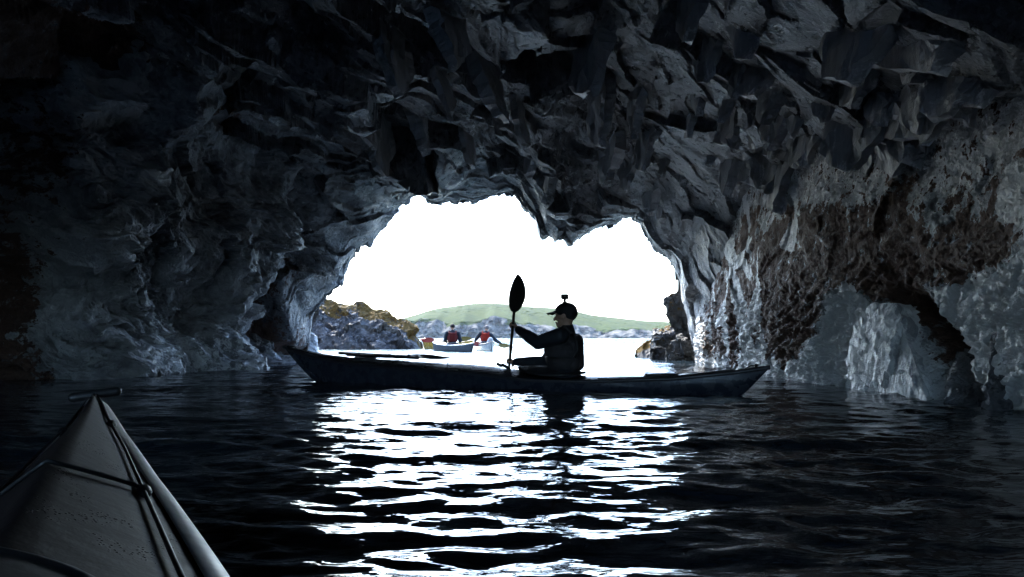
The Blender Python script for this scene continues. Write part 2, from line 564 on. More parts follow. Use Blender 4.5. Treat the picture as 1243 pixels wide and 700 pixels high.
def make_wall():
    C = resample(WALL_PATH, wall_step)
    T = np.gradient(C, axis=0)
    T /= np.linalg.norm(T, axis=1, keepdims=True)
    Nn = np.stack([-T[:, 1], T[:, 0]], 1)     # left of travel = into the cave (path runs left side first, towards the back)
    nu = len(C)
    zs = np.concatenate([np.linspace(-1.2, -.1, 10, endpoint=False), np.linspace(-.1, 3.6, 150), np.linspace(3.65, 6.2, 26)])
    nv = len(zs)
    Z = np.tile(zs, nu)
    CX = np.repeat(C[:, 0], nv)
    CY = np.repeat(C[:, 1], nv)
    NX = np.repeat(Nn[:, 0], nv)
    NY = np.repeat(Nn[:, 1], nv)
    right = sstep(0, 2, CX) * sstep(2, 4, CY)
    left = sstep(0, 3, -CX) * sstep(6, 9, CY)
    # lean: right wall leans outwards going up, left buttress leans in to carry the vault
    inn = -right * (.05 * Z + .10 * np.clip(Z - .6, 0, 9) ** 1.3) * sstep(16.5, 12, CY)
    inn = inn - right * .0 + left * (-.25 * np.clip(.9 - np.abs(Z - .9), 0, 1) + .11 * np.clip(Z - 1.1, 0, 9) ** 1.5)
    inn = inn - left * .18 * np.sin(Z * 2.1 + CX * 1.2) * sstep(.2, .8, Z)
    V = np.stack([CX + NX * inn, CY + NY * inn, Z], 1)
    n = np.stack([NX, NY, np.zeros_like(NX)], 1)
    warp = np.stack([fbm(V * .6 + 3, 3), fbm(V * .6 + 40, 3), fbm(V * .6 + 80, 3)], 1)
    # ---- left: flowing folded strata
    P = V + warp * np.array([.5, .5, .45])
    band = P[:, 2] * 1.0 + .55 * (P[:, 1] - 11) + .25 * np.sin(P[:, 1] * 1.7 + P[:, 2] * 1.1)
    strat = np.abs(((band * 3.1) % 1) - .5) * 2
    strat2 = np.abs(((band * 9.7 + .8 * pn(V * 2)) % 1) - .5) * 2
    dl = .50 * fbm(P * .5 + 9, 3) + .10 * strat ** .7 + .032 * strat2 + .24 * facets(rot(P, 20, 30, 15) * np.array([.7, .6, 1.3]), 1.0) + .07 * facets(rot(P, 20, 30, 15) * np.array([2.2, 1.8, 4.2]), 1.0) + .03 * facets(rot(P, 20, 30, 15) * np.array([5, 4, 9.]), 1.0) + .03 * fbm(P * np.array([4, 4, 7.]), 3)
    # ---- right: smoother wall, steep slaty grain, crinkled skin near the water
    S = rot(V + warp * .25, 0, 14, 0)
    grain = fbm(S * np.array([5, 3.4, 1.3]), 4)
    crink = ridged(rot(V, 25, 0, 0) * np.array([4, 3.6, 10.0]) + warp * 1.2, 3) - 1
    low = sstep(1.5, .7, V[:, 2])
    dr = .16 * fbm(V * .6 + 20, 2) + .022 * grain + (.25 + .75 * low) * .06 * crink + .035 * facets(rot(P, 0, 26, 10) * np.array([1.0, .8, .5]), .9) * sstep(.3, 1.2, V[:, 2]) \
        + .010 * facets(V * np.array([4, 4, 3.2]), 1.0)
    dr = dr + .08 * sstep(12.5, 15, CY) * facets(S * np.array([3, 2.2, .6]), 1.0)
    # deep cleft behind the pointed rock
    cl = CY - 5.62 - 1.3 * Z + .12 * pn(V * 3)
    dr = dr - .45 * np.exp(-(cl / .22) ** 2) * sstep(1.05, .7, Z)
    d = right * dr + left * dl + (1 - np.clip(right + left, 0, 1)) * (.4 * fbm(V * .6, 4))
    V2 = V + n * d[:, None]
    V2[:, 2] += (left * .10 + right * .03) * fbm(V * 2.2 + 31, 3) * sstep(6.2, 5, Z)
    # rock colour fields; brown also paints shade in cleft and left alcove
    r1 = fbm(V * np.array([1.0, .55, .8]) + 60, 3)
    y, z = V[:, 1], V[:, 2]
    nearb = sstep(9.2, 7.6, y)                                      # close to the camera the pale skin climbs higher
    band_hi = .12 + .78 * nearb
    jag = .42 * r1 + .30 * pn(np.stack([y * 2.2 - z * 1.1, z * .5, 0 * z], 1) + 3)
    pale_r = .95 * sstep(band_hi + .22, band_hi - .12, z + jag)
    pale_r = np.maximum(pale_r, .56 * sstep(1.75, 2.3, z + .5 * r1 + .2 * pn(np.stack([y * 3, z * .7, 0 * z], 1)) - .07 * (y - 8)))
    isl = fbm(V * np.array([1, .75, 1.0]) + 77, 2)                  # pale islands in the brown
    pale_r = np.maximum(pale_r, .85 * sstep(.30, .42, isl + .26 * sstep(6.6, 5.6, y) * sstep(.8, 1.2, z)))
    streak = pn(np.stack([y * 3.4 - z * 2.0, z * .5, 0 * z], 1) + 7)
    pale_r = np.maximum(pale_r, .8 * sstep(.22, .38, streak) * sstep(8, 9.5, y))
    pale_r = np.maximum(pale_r, .5 * sstep(13.2, 14.2, y + .8 * r1))
    alg = .80 * (1 - pale_r / .9) + .04
    dk = np.exp(-(cl / .30) ** 2) * sstep(1.15, .85, z)  # darkens the cleft: weed colour and painted shade of the gap
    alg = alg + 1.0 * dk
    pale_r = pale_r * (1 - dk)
    pale_l = .12 + .12 * np.clip(strat - .55, 0, 1) + .45 * sstep(1.0, .2, z + .3 * r1) * sstep(9.7, 10.8, y) + .35 * fbm(V * .8, 3)
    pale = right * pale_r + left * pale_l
    algae_shade = np.where(right > .5, alg, -.3 + .35 * left * sstep(.25, 0, z) + 1.1 * sstep(-4.9, -6.3, CX + .5 * r1))  # left: tide band at the water, alcove shade painted in as brown
    keep = ~((CY < -1.2) & (CX > -6.6) & (CX < .6) & (Z < 2.75))        # gap added in the unseen rear wall to let in fill light
    me = grid_mesh('cave_wall', V2, nu, nv, {'pale': pale, 'algae_shade': algae_shade}, keep=keep)
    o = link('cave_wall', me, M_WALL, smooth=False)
    o['kind'] = 'structure'
    print('wall grid', nu, nv)
    return o


wall = make_wall()


# outer cliff around the mouth
def make_cliff():
    xs = np.concatenate([np.linspace(-45, -6, 60, endpoint=False), np.linspace(-6, 6, 200, endpoint=False), np.linspace(6, 45, 60)])
    zs = np.concatenate([np.linspace(-1.5, 5, 110, endpoint=False), np.linspace(5, 17, 50)])
    X, Z = (a.ravel() for a in np.meshgrid(xs, zs, indexing='ij'))
    Y = 16.9 + .22 * np.clip(Z - 3, 0, 20) * -1 + .02 * np.abs(X) ** 1.4
    V = np.stack([X, Y, Z], 1)
    d = .5 * fbm(V * .35, 4) * sstep(4, 9, np.hypot(X, Z - 2)) + .25 * facets(V * np.array([1.2, 1, .6]), 1)
    V[:, 1] += d
    keep = ~((Z < lip_z(X) + .55) & (np.abs(X) < 5.2))
    me = grid_mesh('cliff', V, len(xs), len(zs), {'pale': np.full(len(V), .1), 'algae_shade': np.full(len(V), -.2)}, keep=keep)
    o = link('cliff', me, M_CLIFF)
    o['kind'] = 'structure'
    # grassy top running back over the cave
    xs = np.linspace(-45, 45, 60)
    ys = np.linspace(-12, 15.5, 30)
    X, Y = (a.ravel() for a in np.meshgrid(xs, ys, indexing='ij'))
    V = np.stack([X, Y, 16 + .08 * (10 - Y) + .4 * fbm(np.stack([X, Y, 0 * X], 1) * .15, 3)], 1)
    o = link('cliff_top', grid_mesh('cliff_top', V, 60, 30), simple('cliff_turf', (.07, .1, .03), .9))
    o['kind'] = 'structure'


make_cliff()


# ------------------------------------------------------------------ loose rocks
def rock_object(name, pts, loc, mat, seed, sub=4, amp=.06, freq=3.0, pale=.5, algae_shade=-.3, algae_top=None, label='', cat='rock', group=None, slab=(1, 1, 1)):
    """a rock as the rough skin over a convex set of points (local metres)"""
    bm = bmesh.new()
    vs = [bm.verts.new(p) for p in pts]
    r = bmesh.ops.convex_hull(bm, input=vs)
    for v in [v for v in bm.verts if not v.link_faces]:
        bm.verts.remove(v)
    bmesh.ops.triangulate(bm, faces=bm.faces)
    size = max(max(p[i] for p in pts) - min(p[i] for p in pts) for i in range(3))
    for _ in range(sub):
        bmesh.ops.subdivide_edges(bm, edges=[e for e in bm.edges if e.calc_length() > size / 26], cuts=1, use_grid_fill=False)
        bmesh.ops.triangulate(bm, faces=bm.faces)
    bm.normal_update()
    me = bm_mesh(bm, name)
    nV = len(me.vertices)
    co = np.empty(nV * 3, np.float32)
    me.vertices.foreach_get('co', co)
    co = co.reshape(-1, 3)
    nn = np.array([v.normal[:] for v in me.vertices])
    w = co + seed * 5.1
    warp = np.stack([fbm(w * freq * .4, 2), fbm(w * freq * .4 + 30, 2), fbm(w * freq * .4 + 60, 2)], 1)
    q = (w + warp * .3 / freq) * freq
    d = amp * (1.1 * facets(q * np.array(slab), 1.0) + .5 * facets(q * 2.4, 1) + .5 * fbm(q, 4))
    co = co + nn * d[:, None]
    me.vertices.foreach_set('co', co.astype(np.float32).ravel())
    al = np.full(nV, algae_shade)
    if algae_top is not None:
        z = co[:, 2]
        al = al + algae_top * np.clip(nn[:, 2] * 1.2 + .4 * fbm(w * freq * .5, 3), -1, 1) * sstep(.2, .6, z / max(z.max(), .01))
    for k, v in (('pale', np.full(nV, pale)), ('algae_shade', al)):
        a = me.attributes.new(k, 'FLOAT', 'POINT')
        a.data.foreach_set('value', v.astype(np.float32))
    me.update()
    o = link(name, me, mat, smooth=False)
    o.location = loc
    if label:
        tag(o, label, cat, group)
    return o


# pale pointed rock leaning on the right wall
base = Vector((3.45, 6.75, 0))
rock_object('boulder', [Vector(p) - base for p in ((3.31, 7.45, -.3), (3.33, 7.4, .12), (3.36, 7.25, .62), (3.42, 6.98, .84), (3.5, 6.72, .80), (3.42, 6.15, .0), (3.40, 6.1, -.3), (3.36, 6.7, -.3), (3.40, 6.62, .35),
                                                  (4.1, 7.5, -.3), (4.1, 6.6, -.3), (4.0, 7.2, .8), (4.0, 6.9, .7), (3.75, 6.25, -.3))], base, M_BOULDER, 3, 5, .03, 3.5, pale=.62,
            label='large pale pointed rock standing in the water against the right cave wall', cat='rock', slab=(1, 1, .5))
def rel(px, py, Y):
    return at(px, py, Y) - base


b1 = at(1207, 495, 5.2)
base = Vector((b1.x, 5.25, 0))
rock_object('boulder', [rel(1195, 500, 5.3), rel(1190, 520, 5.2), rel(1232, 500, 5.15), rel(1232, 520, 5.1), rel(1206, 404, 5.35), rel(1213, 408, 5.3), rel(1220, 440, 5.2), Vector((.25, .3, -.2)), Vector((.3, .25, .4))],
            base, M_ROOF, 5, 4, .03, 6, pale=-.2, label='narrow dark upright rock at the far right foot of the cave wall', cat='rock')
base = at(1165, 478, 5.9)
rock_object('boulder', [rel(1148, 480, 5.9), rel(1150, 500, 5.7), rel(1205, 500, 5.6), rel(1160, 425, 6.1), rel(1185, 445, 5.9), Vector((.5, .4, -.2)), Vector((.5, .4, .3))],
            base, M_ROOF, 8, 4, .03, 6, pale=-.2, label='low dark weedy rock in the cleft beside the pale pointed rock', cat='rock')
base = at(1125, 478, 6.3)
rock_object('boulder', [Vector(p) for p in ((-.1, -.05, -.15), (.13, -.08, -.15), (.12, .12, -.15), (-.08, .1, -.15), (-.05, 0, .05), (.06, .02, .07), (.02, .08, .05))],
            base, M_ROOF, 9, 3, .015, 9, pale=-.3, label='small dark stone awash at the foot of the pale pointed rock', cat='rock')

# left outcrop outside the mouth: ridge that falls to the sea on the right
def ridge(name, prof, Yd, depth, loc_y, mat, seed, label, step, algae_amt, pale, flip=False):
    """prof: photo silhouette pixels (px,py) of the crest at depth Yd; the ridge slopes to the water towards the camera and behind"""
    P = [at(x, y, Yd) for x, y in prof]
    px = np.array([p.x for p in P])
    pz = np.array([p.z for p in P])
    xs = np.arange(px[0], px[-1], step)
    nv = 90
    v = np.linspace(-1, 1, nv)
    X, Vv = (a.ravel() for a in np.meshgrid(xs, v, indexing='ij'))
    H = np.interp(X, px, pz)
    a = np.abs(Vv)
    Z = (H + .5) * (1 - a ** 1.15) - .5
    Y = Yd + Vv * depth * (.35 + .65 * np.clip(H / pz.max(), 0, 1))
    Y = Y - .0 * X
    V = np.stack([X, Y, Z], 1)
    n = grid_normals(V, len(xs), nv)
    n = n * np.sign(n[:, 2:3] + 1e-6)
    w = V + seed * 7.7
    warp = np.stack([fbm(w * .5, 2), fbm(w * .5 + 30, 2), fbm(w * .5 + 60, 2)], 1)
    q = rot(w + warp * .5, 10, 35, 20)
    d = .24 * facets(q * np.array([1.1, .9, .5]), 1) + .12 * facets(q * np.array([2.6, 2.2, 1.4]), 1) + .06 * facets(w * 5, 1) + .08 * fbm(w * 1.4, 4)
    d = d * np.clip(H / 1.2, .25, 1)
    V = V + n * d[:, None]
    crest = sstep(.25, .7, (Z + .5) / (H + .5))
    alg = -.1 + algae_amt * crest * (Vv > -.26) + .25 * pn(w * 1.2)
    me = grid_mesh(name, V, len(xs), nv, {'pale': np.full(len(V), pale) - .7 * sstep(.35, .1, V[:, 2]), 'algae_shade': alg})
    o = link(name, me, mat, smooth=False)
    tag(o, label, 'rock')
    return o


ridge('rock_outcrop', [(300, 330), (360, 345), (395, 362), (412, 370), (425, 369), (433, 364), (441, 366), (455, 377), (470, 380), (482, 387), (492, 394), (503, 399), (509, 408), (513, 425)],
      34, 4.2, 34, M_OUT, 2, 'jagged grey rock ridge with golden crest sloping into the sea left outside the cave', .06, .78, .36)
ridge('rock_outcrop', [(772, 424), (782, 415), (790, 410), (800, 402), (812, 396), (822, 386), (829, 372), (835, 366), (860, 352), (900, 345), (960, 340)],
      19.5, 2.0, 20, M_OUT, 5, 'brown and golden rock outcrop at the water just outside the right of the cave', .03, .6, .1)
for k, (px, py, Y, s, lab) in enumerate([(826, 370, 17.5, .36, 'sunlit tan block jutting from the right side of the cave mouth'), (806, 408, 18.2, .30, 'golden rounded boulder at the right foot of the cave mouth'),
                                         (800, 430, 17.0, .22, 'dark wet boulder lowest on the right foot of the cave mouth'), (826, 425, 16.4, .3, 'grey wet boulder touching the right cave mouth wall at the water')]):
    p = at(px, py, Y)
    rr = random.Random(k + 40)
    pts = [Vector((rr.uniform(-1, 1), rr.uniform(-1, 1), rr.uniform(-1.1, 1))).normalized() * s * rr.uniform(.85, 1.25) for _ in range(16)]
    if p.z < .6:
        pts += [Vector((dx * s, dy * s, -p.z - .15)) for dx in (-1, 1) for dy in (-1, 1)]
    else:
        pts += [Vector((.7, .5, -.2)), Vector((.7, .5, .3)), Vector((.6, -.2, -.6)), Vector((.35, .3, -1.2)), Vector((.1, .2, -1.1))]
    rock_object('boulder', pts, p, M_OUT, 20 + k, 4, .05, 4, pale=.1, algae_shade=(.25 if k < 2 else -.3), algae_top=.3 if k < 2 else None, label=lab, cat='rock')

# ------------------------------------------------------------------ far hills
def make_hills():
    xs = np.concatenate([np.linspace(-900, -190, 60, endpoint=False), np.linspace(-190, 230, 420, endpoint=False), np.linspace(230, 900, 60)])
    D = 900
    hp = [(-280, 400), (300, 398), (380, 396), (440, 389), (480, 381.5), (500, 377), (520, 373.5), (550, 370.5), (580, 368), (610, 369), (640, 372), (665, 372.5), (700, 374), (740, 382), (780, 386), (815, 389), (860, 391), (950, 389), (1100, 385), (1521, 378)]
    hx = np.array([p[0] for p in hp]) - 621.5
    hz = np.array([409.9 - p[1] for p in hp]) * D / F * 1.27
    vs = np.concatenate([np.linspace(0, .2, 70, endpoint=False), np.linspace(.2, 1, 60), [1.4, 2.0]])
    X, Vv = (a.ravel() for a in np.meshgrid(xs, vs, indexing='ij'))
    H = np.interp(X, hx, hz)
    p2 = np.stack([X * .012, 0 * X, 0 * X], 1)
    ctop = H * (.44 + .27 * np.clip(fbm(p2 * 1.2 + 4, 3), -1, 1))         # cliff edge height
    ctop = np.where(X > 60, ctop * .8, ctop)
    Y0 = D + 40 * fbm(p2 * .8 + 9, 4)
    gul = ridged(np.stack([X * .035, Vv * 1.5, 0 * X], 1) + 3, 3) - .9
    cl = np.clip(Vv / .2, 0, 1)
    Y = Y0 + 26 * cl + (Vv > .2) * (Vv - .2) * 230 + 13 * gul * (1 - np.abs(cl * 2 - 1)) * 1
    Z = -1 + np.where(Vv <= .2, (ctop + 1) * cl ** .8, ctop + (H - ctop) * np.sin(np.clip((Vv - .2) / .8, 0, 1) * math.pi / 2) - np.clip(Vv - 1, 0, 9) * 3)
    V = np.stack([X, Y, Z], 1)
    rough = fbm(V * np.array([.12, .12, .2]), 4)
    V[:, 1] += rough * 5 * (1 - cl) + 3 * rough * cl
    V[:, 2] += (rough * 1.2 * sstep(0, .5, cl) * (1 - sstep(.2, .5, Vv)))
    grass = sstep(.7, 1.05, cl + .45 * sstep(.2, .3, Vv) + .35 * fbm(V * np.array([.05, .05, .1]) + 8, 3))
    me = grid_mesh('hills', V, len(xs), len(vs), {'grass': grass})
    m, nt, b = new_mat('hill_turf_and_cliff')
    g = N(nt)
    p = g.pos()
    n1 = g.noise(g.mapping(p, (1, 1, .5)), .11, 6, .65)
    cliff = g.mix(g.rng(n1, .36, .64), (.035, .037, .04), (.15, .138, .118))
    fld = g.voro(g.mapping(p, (.35, 1, 0)), .03, 'F1', 'Color')
    sep = g.node('ShaderNodeSeparateColor')
    g.set(sep.inputs[0], fld)
    gr = g.mix(g.math('MULTIPLY', sep.outputs[0], .8), (.030, .044, .010), (.042, .050, .016))
    gr = g.mix(g.rng(g.noise(p, .05, 5), .4, .65), gr, (.022, .034, .010))
    hd = g.rng(g.voro(g.mapping(p, (.35, 1, 0)), .03, 'DISTANCE_TO_EDGE'), .0, .03, 1, 0)
    gr = g.mix(g.math('MULTIPLY', hd, .7), gr, (.04, .06, .02))
    gm = g.rng(g.math('ADD', g.attr('grass'), g.math('MULTIPLY', g.math('SUBTRACT', n1, .5), .7)), .4, .6)
    g.set(b.inputs['Base Color'], g.mix(gm, cliff, gr))
    b.inputs['Roughness'].default_value = 1.0
    b.inputs['Specular IOR Level'].default_value = .05
    o = link('hills', me, m)
    o['kind'] = 'structure'


make_hills()

# ------------------------------------------------------------------ water
def make_water():
    r = [.15]
    while r[-1] < 55:
        r.append(r[-1] * 1.0075)
    far = np.geomspace(55, 6000, 70)[1:]
    r = np.concatenate([r, far])
    d1 = np.arange(-50, 50.01, .11)
    d2 = np.arange(52.5, 307.6, 2.5)
    an = np.radians(np.concatenate([d1, d2]))
    A, Rr = (a.ravel() for a in np.meshgrid(an, r, indexing='ij'))
    X, Y = Rr * np.sin(A), Rr * np.cos(A)
    dr = Rr * .0075
    Z = np.zeros_like(X)
    wr = random.Random(5)
    inside = 1.0
    # ripples run in from the mouth (along -Y) with spread, crests lie mostly across the view
    DX = .25 * fbm(np.stack([X * .9, Y * .9, 0 * X], 1), 2) + .12 * fbm(np.stack([X * 2.3, Y * 2.3, 0 * X + 5], 1), 2)
    amp_mod = .65 + .6 * np.clip(fbm(np.stack([X * .45, Y * .45, 0 * X + 9], 1), 2) + .3, -.4, 1.2)
    for k in range(72):
        lam = .085 * (1.9 / .085) ** (wr.random())
        th = wr.gauss(0, .42) if lam > .5 else wr.gauss(0, .62)
        kk = 2 * math.pi / lam
        slope = .025 * (1.3 if lam < .35 else .8 if lam < .7 else .42) * (1.0 if lam > .14 else .7)
        a = slope / kk
        wgt = sstep(1.8, 3.2, lam / dr)
        ph = kk * (X * math.sin(th) + Y * math.cos(th)) + wr.random() * 6.28 + kk * .35 * DX * min(1, lam / .5 + .35)
        s = np.sin(ph)
        Z += a * wgt * (s + .22 * np.cos(2 * ph)) * (amp_mod if lam < .9 else 1)
    V = np.stack([X, Y, Z * sstep(3000, 200, Rr)], 1)
    me = grid_mesh('water', V, len(an), len(r), wrap=True)
    m, nt, b = new_mat('sea_water')
    g = N(nt)
    p = g.pos()
    b.inputs['Base Color'].default_value = (.004, .011, .016, 1)
    b.inputs['Roughness'].default_value = .025
    b.inputs['IOR'].default_value = 1.333
    n1 = g.noise(g.mapping(p, (.55, 1.3, 1)), 9, 3, .5, .3)
    n2 = g.noise(g.mapping(p, (.5, 1.2, 1)), 1.6, 5, .6, .2)
    cd = g.node('ShaderNodeCameraData').outputs['View Distance'] if False else None
    sep = g.node('ShaderNodeSeparateXYZ')
    g.set(sep.inputs[0], p)
    far = g.rng(sep.outputs['Y'], 14, 40)
    h = g.math('ADD', g.math('MULTIPLY', n1, .008), g.math('MULTIPLY', g.math('MULTIPLY', n2, far), .5))
    g.set(b.inputs['Normal'], g.bump(h, 1.0, 1.0))
    # open sea is a clear green blue, the cave floor below the inner water is dark rock
    g.set(b.inputs['Base Color'], g.mix(g.rng(sep.outputs['Y'], 15, 26), (.016, .026, .036), (.012, .06, .075)))
    o = link('water', me, m)
    o['kind'] = 'structure'


make_water()

# ------------------------------------------------------------------ kayaks
def lerp_tab(tab, s):
    return float(np.interp(s, [t[0] for t in tab], [t[1] for t in tab]))


class Kayak:
    """local frame: x towards the bow, y to the left, z up, origin at waterline amidships"""
    def __init__(k, L, beam, sheer, camber, name, loc, head, mats, label, cockpit=(-.02, .78, .40), roll=0, stern_mat=None, peak=1.6, rake=(.84, 1.5), keel=-.11, taper=2.1):
        k.taper = taper
        k.peak, k.rake, k.keel = peak, rake, keel
        k.L, k.beam, k.sheer, k.camber = L, beam, sheer, camber
        k.root = empty(name, loc, head)
        k.root.rotation_euler = (roll, 0, head)
        tag(k.root, label, 'kayak')
        hull, deck, seam, black = mats
        n = 90
        ss = np.linspace(-1, 1, n)
        V = []
        nk = 17
        for s in ss:
            w, zs = k.w(s), k.zs(s)
            zk = k.zk(s)
            for j in range(nk):
                t = math.pi * j / (nk - 1)
                c, sn = math.cos(t), math.sin(t)
                yy = w * math.copysign(abs(c) ** .75, c)
                zz = zs + (zk - zs) * sn ** .8
                V.append((k.x(s, zz), yy, zz))
        k.part('hull', grid_mesh('hull', np.array(V), n, nk), hull)
        V = []
        nd = 15
        for s in ss:
            w = k.w(s) * .985
            for j in range(nd):
                q = -1 + 2 * j / (nd - 1)
                zz = k.zd(s, q)
                V.append((k.x(s, zz), q * w, zz))
        dk = k.part('deck', grid_mesh('deck', np.array(V), n, nd), deck)
        # seam strip runs right round the sheer
        for side in (-1, 1):
            bm = bmesh.new()
            prev = None
            for s in ss:
                z = k.zs(s)
                y = side * (k.w(s))
                x = k.x(s, z)
                pr = [(-.022, .003 + .022 * k.slope(s)), (-.018, .007 + .018 * k.slope(s)), (.006, .004), (.010, -.004), (.008, -.022), (-.004, -.026)]
                pr = [(max(a, -k.w(s) * .9), b) for a, b in pr]
                ring = [bm.verts.new((x, y + side * a, z + b)) for a, b in pr]
                if prev:
                    for j in range(5):
                        bm.faces.new((prev[j], prev[j + 1], ring[j + 1], ring[j]))
                prev = ring
            k.part('seam_strip', bm_mesh(bm, 'seam_strip'), seam)
        k.black = black
        # cockpit coaming
        cx, cl, cw = cockpit
        pts = []
        for t in range(41):
            a = 2 * math.pi * t / 40
            x = cx + cl / 2 * math.cos(a)
            y = cw / 2 * math.sin(a) * (1 - .12 * math.cos(a))
            pts.append((x, y, k.deck_at(x, y) + .03))
        bm = bmesh.new()
        tube(bm, pts, .013, 8, False)
        k.part('cockpit_rim', bm_mesh(bm, 'cockpit_rim'), black)
        k.cockpit = cockpit

    def part(k, name, me, mat, smooth=True, parent=None):
        return link(name, me, mat, parent or k.root, smooth)

    def w(k, s):
        return max(.004, k.beam / 2 * (1 - abs(s) ** k.taper) ** .95 * (1.02 if s < 0 else 1))

    def slope(k, s):
        return lerp_tab(k.camber, s) * k.peak / max(k.w(s), .03)

    def zs(k, s):
        return lerp_tab(k.sheer, s)

    def zk(k, s):
        z = k.keel + .06 * abs(s) ** 2
        e = abs(s)
        e0, ex = (k.rake if s > 0 else (.9, 1.6))
        if e > e0:
            z = z + (k.zs(s) - .012 - z) * ((e - e0) / (1 - e0)) ** ex
        return z

    def x(k, s, z):
        # raked ends
        return k.L / 2 * s * (1 - .05 * (k.zs(s) - z) / .3 * (abs(s) ** 6))

    def zd(k, s, q):
        return k.zs(s) + lerp_tab(k.camber, s) * (1 - abs(q) ** k.peak)

    def deck_at(k, x, y):
        s = x / (k.L / 2)
        return k.zd(s, max(-1, min(1, y / max(k.w(s), .01))))

    def line(k, pts, rad=.004, name='deck_line', mat=None, lift=.008):
        """cord over the deck through (x,y) points"""
        bm = bmesh.new()
        out = []
        for (x0, y0), (x1, y1) in zip(pts, pts[1:]):
            for t in np.linspace(0, 1, 10, endpoint=False):
                x, y = x0 + (x1 - x0) * t, y0 + (y1 - y0) * t
                out.append((x, y, k.deck_at(x, y) + lift))
        x, y = pts[-1]
        out.append((x, y, k.deck_at(x, y) + lift))
        tube(bm, out, rad, 6)
        return k.part(name, bm_mesh(bm, name), mat or k.black)

    def hatch(k, x, rx, ry, mat, flat=.3, hs=.7):
        bm = bmesh.new()
        z = k.deck_at(x, 0)
        prof = [(1.0, -.03), (1.0, .012), (.97, .020), (.92, .022), (.88, .014), (.80, .013), (.74, .020), (.4, .026), (0.02, .028)]
        rings = []
        for f, h in prof:
            ring = []
            for t in range(40):
                a = 2 * math.pi * t / 40
                px, py = x + rx * f * math.cos(a), ry * f * math.sin(a)
                ring.append(bm.verts.new((px, py, flat * z + (1 - flat) * k.deck_at(px, py) + h * hs)))
            rings.append(ring)
        for r0, r1 in zip(rings, rings[1:]):
            for t in range(40):
                bm.faces.new((r0[t], r0[(t + 1) % 40], r1[(t + 1) % 40], r1[t]))
        bm.faces.new(rings[-1])
        return k.part('hatch_cover', bm_mesh(bm, 'hatch_cover'), mat)

    def spray(k, mat, rise=.05):
        cx, cl, cw = k.cockpit
        bm = bmesh.new()
        rings = []
        for f in np.linspace(1, .05, 14):
            ring = []
            for t in range(40):
                a = 2 * math.pi * t / 40
                x = cx + cl / 2 * f * math.cos(a)
                y = cw / 2 * f * math.sin(a) * (1 - .12 * math.cos(a))
                ring.append(bm.verts.new((x, y, k.deck_at(x, y) + .034 + rise * (1 - f * f) + .004 * math.sin(9 * a) * f)))
            rings.append(ring)
        for r0, r1 in zip(rings, rings[1:]):
            for t in range(40):
                bm.faces.new((r0[t], r0[(t + 1) % 40], r1[(t + 1) % 40], r1[t]))
        bm.faces.new(rings[-1])
        return k.part('spray_deck', bm_mesh(bm, 'spray_deck'), mat)

    def fitting(k, x, y):
        bm = bmesh.new()
        z = k.deck_at(x, y)
        ellipsoid(bm, (x, y, z + .004), (.022, .012, .012), seg=12)
        return k.part('deck_fitting', bm_mesh(bm, 'deck_fitting'), k.black)

    def toggle(k, end):
        s = end * .985
        x = k.x(s, k.zs(s))
        z = k.deck_at(x * .985, 0)
        bm = bmesh.new()
        capsule(bm, (x * .972, -.055, z + .014), (x * .972, .055, z + .014), .014, seg=12)
        tube(bm, [(x * .972, 0, z + .014), (x * .955, 0, z + .012), (x * .935, 0, k.deck_at(x * .935, 0) + .002)], .005, 8)
        return k.part('carry_toggle', bm_mesh(bm, 'carry_toggle'), k.black)


M_BLACK = simple('black_rubber', (.012, .012, .013), .5)
M_DKHULL = simple('dark_blue_hull', (.025, .03, .045), .28, coat=.3)
M_DKDECK = simple('dark_deck', (.014, .015, .02), .35, coat=.2)
M_DKSEAM = simple('dark_seam', (.03, .03, .035), .4)
M_MYDECK = simple('maroon_black_deck', (.035, .025, .024), .6, noise=.35, scale=9, bump=.25)
def beads(m):
    nt = m.node_tree
    g = N(nt)
    b = nt.nodes['Principled BSDF']
    o = g.obj()
    d = g.voro(o, 170)
    gate = g.rng(g.noise(o, 9, 2), .52, .64)
    drop = g.math('MULTIPLY', g.rng(d, .10, .32, 1, 0), gate)
    old = b.inputs['Normal'].links[0].from_socket
    g.set(b.inputs['Normal'], g.bump(drop, 1.0, .0022, old))
    g.set(b.inputs['Roughness'], g.rng(drop, .1, .5, .58, .1))
    sc = g.noise(g.mapping(o, (1.5, 30, 8)), 6, 4, .7)
    col = b.inputs['Base Color'].links[0].from_socket
    g.set(b.inputs['Base Color'], g.mix(g.rng(sc, .60, .72, 0, .35), col, (.10, .085, .085)))


beads(M_MYDECK)
M_MYDECK.node_tree.nodes['Principled BSDF'].inputs['Specular IOR Level'].default_value = .25
M_MYHULL = simple('black_hull', (.03, .025, .03), .3, coat=.3)
M_SEAM = simple('pale_seam_tape', (.8, .76, .74), .5, noise=.15, scale=40)
M_HATCH = simple('hatch_rubber', (.05, .052, .056), .42, noise=.2, bump=.1)
M_NEO = simple('black_neoprene', (.014, .014, .016), .8, bump=.2, scale=60)
M_SILVER = simple('scuffed_white_cord', (.5, .5, .5), .5)
M_WHITE = simple('white_gelcoat', (.26, .27, .285), .3, noise=.05, coat=.3)
M_NAVY = simple('navy_hull', (.02, .028, .042), .6)
M_NAVY.node_tree.nodes['Principled BSDF'].inputs['Specular IOR Level'].default_value = .2
M_YELLOW = simple('yellow_gelcoat', (.36, .21, .012), .3, noise=.06, coat=.3)
M_RED = simple('red_gelcoat', (.22, .015, .012), .35, noise=.08)
M_OLIVE = simple('olive_yellow_blade', (.13, .10, .012), .45)

